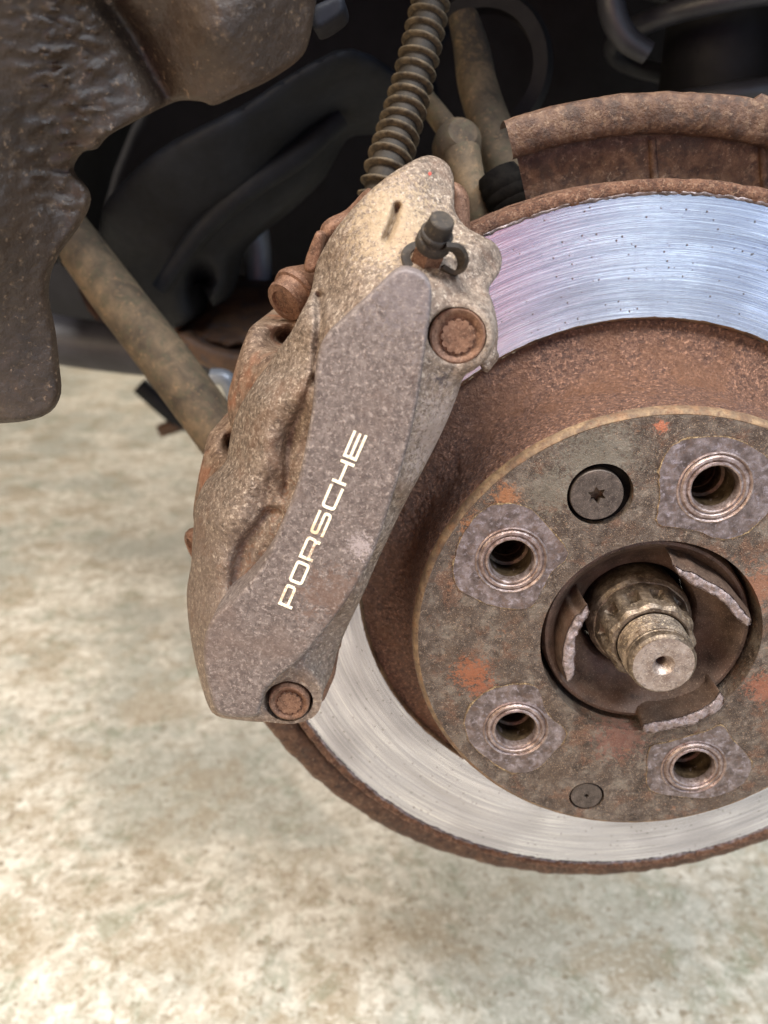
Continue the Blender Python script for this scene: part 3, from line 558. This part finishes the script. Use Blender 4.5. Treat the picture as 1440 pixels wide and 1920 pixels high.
# bleed screw with rubber cap and strap
ax = Vector(tuple(at(834, 396, -21) - at(797, 488, -8))).normalized(); b0 = Vector(tuple(at(799, 488, -8)))
bs = lathe('bleed_screw', [(5.2, -6), (5.3, 5.6), (4.8, 6.2), (4, 6.4), (3.8, 9)], m_bolt, cal, tuple(b0), tuple(ax), seg=6, ang=20)
cp = lathe('rubber_cap', [(4.4, 6.0), (5.3, 6.1), (5.6, 6.8), (5.5, 8.8), (5.2, 9.4), (4.6, 9.7), (4.6, 10.5), (5.0, 10.7), (5.2, 11.3), (4.9, 11.9), (4.4, 12.2), (3.8, 16.6), (3.4, 17.0), (.01, 17.2)], m_rubber, cal, tuple(b0), tuple(ax), seg=56)
d_, u_, w_ = frame(ax)
lathe('rubber_washer', [(5.0, -.4), (7.8, -.6), (8.1, 0), (7.8, .6), (5.2, .7)], m_rubber, cp, tuple(b0 - ax * .4), tuple(ax), seg=48)
P0 = at(832, 462, -19); P1 = at(856, 466, -17); P2 = at(868, 487, -14); P3 = at(862, 508, -11); P4 = at(846, 514, -10); P5 = at(826, 502, -11)
pts = cat_rom([P0, P1, P2, P3, P4, P5], 10, False); V = []; F = []; wv = Vector(ax) * 0 + Vector((.35, -1.0, .30)).normalized()
for i, p in enumerate(pts):
    t_ = Vector(pts[min(i + 1, len(pts) - 1)] - pts[max(i - 1, 0)]).normalized(); nn = t_.cross(wv).normalized(); wdt = 2.4 + .8 * math.sin(i / len(pts) * math.pi)
    for s1_, s2_ in ((-1, -1), (1, -1), (1, 1), (-1, 1)): V.append(tuple(Vector(p) + wv * (wdt * s1_) + nn * (.7 * s2_)))
for i in range(len(pts) - 1):
    for k in range(4): F.append((i*4+k, i*4+(k+1) % 4, (i+1)*4+(k+1) % 4, (i+1)*4+k))
ob('cap_strap', V, F, m_rubber, cp, 40)
pr_ = at(806, 326, 15)
lathe('red_paint_dot', [(.6, 0), (.5, -.2), (.01, -.25)], rough_mat('red_paint', [cs(180, 80, 70), cs(200, 100, 90)], 1), cal, (pr_[0], pr_[1] - 1.0, pr_[2]), seg=12)
# lettering: glyphs as outlines in a frame along the panel (units: x along the word 0..1795, y height 0..140)
o0 = np.array([546.5, 1143.0]); dx = np.array([688.9 - 546.5, 817.6 - 1143.0]) / 1795.0; dy = np.array([-25.7, -10.6]) / 140.0
def rr_(x0, x1, y0, y1, c, which='1111'):
    o = []
    for (x, y, sx, sy, w) in ((x0, y0, 1, 1, which[0]), (x1, y0, -1, 1, which[1]), (x1, y1, -1, -1, which[2]), (x0, y1, 1, -1, which[3])):
        if w == '0': o.append((x, y)); continue
        arc = [(x + sx * c * (1 - math.cos(t)), y + sy * c * (1 - math.sin(t))) for t in np.linspace(0, math.pi / 2, 5)]
        # arc runs from (x, y+sy*c) to (x+sx*c, y)
        if (sx, sy) in ((-1, 1), (1, -1)): arc = arc[::-1]
        o += arc
    return o
s = 26
def G_P(a, b): return [[(a, 0), (a + s, 0), (a + s, 34)] + [(b - 40, 34), (b - 14, 40), (b, 60), (b, 114), (b - 10, 134), (b - 34, 140), (a, 140)], rr_(a + s, b - s, 34 + s, 140 - s, 8, '0110')]
def G_O(a, b): return [rr_(a, b, 0, 140, 34), rr_(a + s, b - s, s, 140 - s, 12)]
def G_R(a, b): return [[(a, 0), (a + s, 0), (a + s, 34), (b - 62, 34), (b - 46, 30), (b - 40, 20), (b - 40, 0), (b - 12, 0), (b - 12, 26), (b - 18, 40), (b - 6, 52), (b - 2, 66), (b - 2, 114), (b - 12, 134), (b - 36, 140), (a, 140)], rr_(a + s, b - s - 2, 34 + s, 140 - s, 8, '0110')]
def G_S(a, b):
    m0, m1 = 57, 83
    return [[(a, 0), (b - 34, 0), (b - 10, 8), (b, 28), (b, m1 - 26), (b - 10, m1 - 6), (b - 34, m1), (a + s + 8, m1), (a + s, m1 + 6), (a + s, 108), (a + s + 8, 114), (b - 4, 114), (b - 4, 140), (a + 34, 140), (a + 10, 132), (a, 112), (a, m0 + 26), (a + 10, m0 + 6), (a + 34, m0), (b - s - 8, m0), (b - s, m0 - 6), (b - s, 32), (b - s - 8, 26), (a, 26)]]
def G_C(a, b): return [[(b, 0), (b, 26), (a + s + 12, 26), (a + s, 38), (a + s, 102), (a + s + 12, 114), (b, 114), (b, 140), (a + 34, 140), (a + 10, 130), (a, 106), (a, 34), (a + 10, 10), (a + 34, 0)]]
def G_H(a, b): return [[(a, 0), (a + s, 0), (a + s, 57), (b - s, 57), (b - s, 0), (b, 0), (b, 140), (b - s, 140), (b - s, 83), (a + s, 83), (a + s, 140), (a, 140)]]
def G_E(a, b): return [[(a, 0), (b, 0), (b, 26), (a + s, 26), (a + s, 57), (b - 6, 57), (b - 6, 83), (a + s, 83), (a + s, 114), (b, 114), (b, 140), (a, 140)]]
for g_, a, b in ((G_P, 0, 210), (G_O, 242, 456), (G_R, 488, 706), (G_S, 744, 976), (G_C, 1012, 1240), (G_H, 1272, 1498), (G_E, 1531, 1795)):
    polys = []
    for pl in g_(a, b):
        q = np.array(pl, float); uv = o0 + q[:, :1] * dx + q[:, 1:] * dy; polys.append(at_many(uv, np.full(len(uv), -27.2))[:, [0, 2]])
    flat('letter', polys, -27.22, .45, m_letter, cal)
# ------------------------------------------------------------------ wheel arch liner
lin = thing('wheel_arch_liner', 'muddy brown plastic wheel arch liner hanging at the upper left', 'wheel arch liner', tuple(at(50, 780, 0)))
lo = [(-260,-300),(640,-300),(600,-60),(588,20),(576,80),(556,112),(500,150),(440,178),(398,196),(376,189),(335,187),(300,200),(250,225),(200,252),(176,278),(150,284),(132,318),(160,354),(163,386),(140,430),(110,470),(90,512),(86,560),(98,620),(106,690),(109,740),(90,775),(50,789),(0,794),(-120,800),(-260,700)]
def lmod(P, Y):
    d = seg_dist(P, np.array([(150., -150.), (205., 0.), (262., 90.), (318., 190.)]), False); Y = Y + 9 * np.exp(-(d / 26) ** 2)
    d = seg_dist(P, np.array([(400., 150.), (500., 110.), (590., 60.)]), False)
    for i in range(len(P)):
        u, v = P[i]
        w_ = math.exp(-((u - 130) / 90) ** 2) * (1 if v < 330 else math.exp(-((v - 330) / 90) ** 2))
        Y[i] -= w_ * 3.0 * max(0, noise.fractal(Vector((u / 42, v / 17, 0)), 1, 2, 3) + .15)
        Y[i] -= .4 * noise.fractal(Vector((u / 30, v / 22, 7)), 1, 2, 3)
    return Y
relief('liner_sheet', m_liner, lin, lo, [(-200,0,-40),(0,400,-20),(0,780,-10),(100,600,0),(100,100,-14),(200,300,-4),(330,190,6),(300,60,2),(400,60,-6),(450,150,4),(560,90,16),(590,-200,10),(0,-250,-40),(130,330,2),(-200,700,-20)], None, 7, 1.5, mod=lmod, ang=70)
relief('liner_clip', m_dark, lin, [(588,15),(612,0),(640,-10),(646,20),(620,44),(596,56),(586,50)], [(0, 0, 22)], 40, 6, 2)
# ------------------------------------------------------------------ suspension behind
def A(u, v, y): return tuple(at(u, v, y))
tr = thing('track_rod', 'muddy straight steel rod running diagonally from the liner down behind the caliper', 'steering rod', A(270, 640, 170))
tube('rod_tube', [A(126, 430, 210), A(206, 540, 195), A(306, 670, 180), (A(432, 840, 165))], [13, 14.3, 14.8, 15], m_mud, tr, seg=32, ang=60)
tube('rod_end_boot', [A(112, 420, 212), A(150, 480, 205)], [14, 12], m_blk, tr)
sa = thing('suspension_arm', 'broad black suspension arm reaching diagonally down to the left behind the caliper', 'suspension arm', A(400, 500, 260))
relief('arm_casting', m_dark, sa, [(760,150),(775,210),(700,240),(640,250),(596,330),(520,400),(468,440),(430,480),(420,540),(400,575),(375,530),(352,545),(356,600),(300,620),(240,600),(205,520),(190,400),(250,320),(330,260),(450,200),(560,130),(660,90)],
       [(760,180,220),(600,180,200),(640,240,240),(450,300,200),(500,400,232),(300,420,220),(330,560,240),(220,500,250),(420,500,240)], 300, 8, 12, mod=pocket((378, 520), (22, 26), 40))
tube('arm_rib', [A(640, 220, 228), A(560, 290, 222), (A(470, 350, 218)), A(380, 430, 220), A(300, 540, 225)], [6, 7, 7, 6, 5], m_dark, sa)
lca = thing('lower_control_arm', 'rust stained flat control arm lying horizontally behind the track rod', 'control arm', A(300, 580, 320))
relief('arm_plate', m_darkr, lca, [(150,520),(260,500),(330,515),(420,530),(520,528),(600,530),(600,590),(500,620),(430,650),(330,620),(260,610),(180,600)], [(150,560,360),(350,520,350),(350,590,300),(560,560,330),(250,600,310)], 420, 8, 8)
relief('arm_flange', m_darkr, lca, [(330,618),(400,650),(470,668),(470,700),(430,700),(390,690),(345,660)], [(0, 0, 260)], 300, 8, 6)
dt = thing('pale_tube', 'pale grey metal tube behind the dark suspension arm', 'tubing', A(480, 470, 380))  # pale tube, much lighter in colour than the arms around it
tube('pale_tube_body', [A(450, 360, 380), A(478, 440, 380), A(486, 532, 380)], [12, 11, 10], m_grey, dt)
tube('pale_tube_side', [A(430, 470, 330), (A(415, 520, 330)), A(405, 570, 330)], [5, 5, 4], m_grey, dt)
sf = thing('subframe', 'dark grey rounded subframe beam low in the background', 'subframe', A(250, 660, 520))
tube('beam', [A(-100, 600, 520), A(180, 648, 520), A(420, 660, 520), A(760, 600, 520)], [24, 25, 25, 24], rough_mat('grey_black_beam', [(.022, .022, .028, 1), (.04, .04, .05, 1)], .03, rough=.5), sf, seg=40)
jk = thing('jack_foot', 'small dark metal foot on the floor beside the steel rod', 'jack', A(330, 800, 900))
tube('foot_post', [A(262, 722, 900), A(330, 780, 900), A(375, 800, 900)], [14, 15, 14], m_dark, jk); tube('foot_pad', [A(300, 808, 900), A(352, 790, 900)], [10, 12], m_darkr, jk)
pl = thing('far_bracket', 'small pale grey bracket between steel rod and caliper', 'bracket', A(425, 720, 240))
tube('bracket_arm', [A(395, 705, 240), A(425, 712, 240), A(440, 750, 240)], [5, 6, 5], m_grey, pl, seg=14)
# corrugated conduit
ch = thing('corrugated_conduit', 'dusty ribbed flexible conduit coming down to the top of the caliper', 'hose', A(700, 380, 120))
cl = cat_rom([A(820, -50, 150), A(808, 0, 148), A(800, 40, 145), A(787, 100, 140), A(767, 180, 133), A(745, 255, 124), A(724, 326, 114), A(708, 400, 110)], 60, False)
seglen = np.r_[0, np.cumsum(np.linalg.norm(np.diff(cl, axis=0), axis=1))]; Ltot = seglen[-1]
m_core = rough_mat('dark_conduit_groove', [cs(34, 29, 23), cs(52, 44, 34)], .2, rough=.7)
tube('ribbed_sleeve', [tuple(p) for p in cl[::30]], [6.9, 7.5, 8.1], m_core, ch, seg=28)
for q in range(int(Ltot / 6.2)):
    s_ = q * 6.2; pp = [float(np.interp(s_, seglen, cl[:, k])) for k in range(3)]; p2 = [float(np.interp(s_ + 1, seglen, cl[:, k])) for k in range(3)]
    r_ = 6.9 + 1.9 * s_ / Ltot; ax = Vector((p2[0] - pp[0], p2[1] - pp[1], p2[2] - pp[2])) + Vector((random.uniform(-.05, .05), random.uniform(-.05, .05), 0))
    lathe('rib', [(r_ - 1, -1.3), (r_ + 1.2, -.95), (r_ + 2.1, -.4), (r_ + 2.1, .4), (r_ + 1.2, .95), (r_ - 1, 1.3)], m_hose, ch, pp, tuple(ax), seg=32, jit=jr(.12, .3), ang=60)
dl = thing('drop_link', 'dusty ball-jointed drop link just right of the ribbed conduit', 'drop link', A(855, 275, 150))
tube('upper_rod', [A(780, 165, 190), A(812, 205, 180), A(845, 250, 165)], [5, 5.5, 6], m_mud, dl, seg=16)
lathe('ball_joint', [(.01, -11), (6, -10.5), (10, -8), (11.5, -3), (11.5, 3), (10, 8), (7, 11), (.01, 11.5)], m_mud, dl, A(856, 275, 150), (.2, -.8, .5), seg=40)
tube('lower_rod', [A(866, 290, 140), A(880, 340, 132), A(902, 405, 126), A(910, 440, 124)], [9, 7.5, 7, 6], m_mud, dl, seg=20)
ua = thing('upper_link', 'thick dusty curved link between drop link and dust shield', 'suspension link', A(915, 200, 200))
tube('link_bar', [A(868, 30, 230), A(884, 90, 225), A(896, 160, 212), A(918, 230, 195), A(946, 300, 180), A(965, 350, 175)], [9, 11, 12, 12.5, 13, 12], m_mud, ua, seg=32, flat=.8)
bt = thing('rubber_boot', 'black ribbed rubber boot tucked behind the left end of the dust shield', 'rubber boot', A(945, 350, 120))
lathe('boot_bellows', [(5, -14), (8, -13), (9, -10), (8.7, -9), (9.6, -7), (9.8, -5), (9.4, -3.5), (10.2, -2), (10.3, 0), (9.9, 1.5), (10.4, 3), (10.4, 5), (9.8, 6.5), (10, 8), (9, 11), (6, 12)], m_black, bt, A(950, 366, 118), (-.5, .3, 1), seg=36)
cs_ = thing('coil_spring', 'dark blue-grey coil spring at the top right above the dust shield', 'spring', A(1330, 60, 300))
pts = []
sc_ = at(1345, 90, 330)
for k in range(90):
    a = k / 90 * 2 * math.pi * 3; pts.append((sc_[0] + 66 * math.cos(a), sc_[1] + 66 * math.sin(a), sc_[2] - 70 + k * 1.65))
tube('coil', pts, 6.5, m_spring, cs_, seg=14, n=2)
lathe('spring_seat', [(30, 0), (52, 0), (74, 4), (76, 10), (40, 14)], m_dark, cs_, (sc_[0], sc_[1], sc_[2] - 82), (0, 0, 1), seg=60)
tube('damper_rod', [(sc_[0], sc_[1], sc_[2] - 90), (sc_[0], sc_[1], sc_[2] + 120)], 34, m_blk, cs_, seg=40)
bl = thing('brake_line', 'grey curved hose hanging at the top edge left of the coil spring', 'hose', A(1160, 40, 250))
tube('line', [A(1140, -60, 250), A(1148, 20, 250), A(1172, 70, 250), A(1215, 100, 250)], [7, 7.5, 7, 6], m_spring, bl, seg=18)
bh = thing('arm_bushing', 'black rubber ring behind the thick dusty link at the top', 'bushing', A(905, 60, 260))
lathe('bushing_ring', [(30, -8), (38, -8), (41, 0), (38, 10), (30, 12)], m_blk, bh, A(905, 130, 262), (.2, 1, 0), seg=60)
for o in bpy.data.objects:
    if '_loc' in o: del o['_loc']
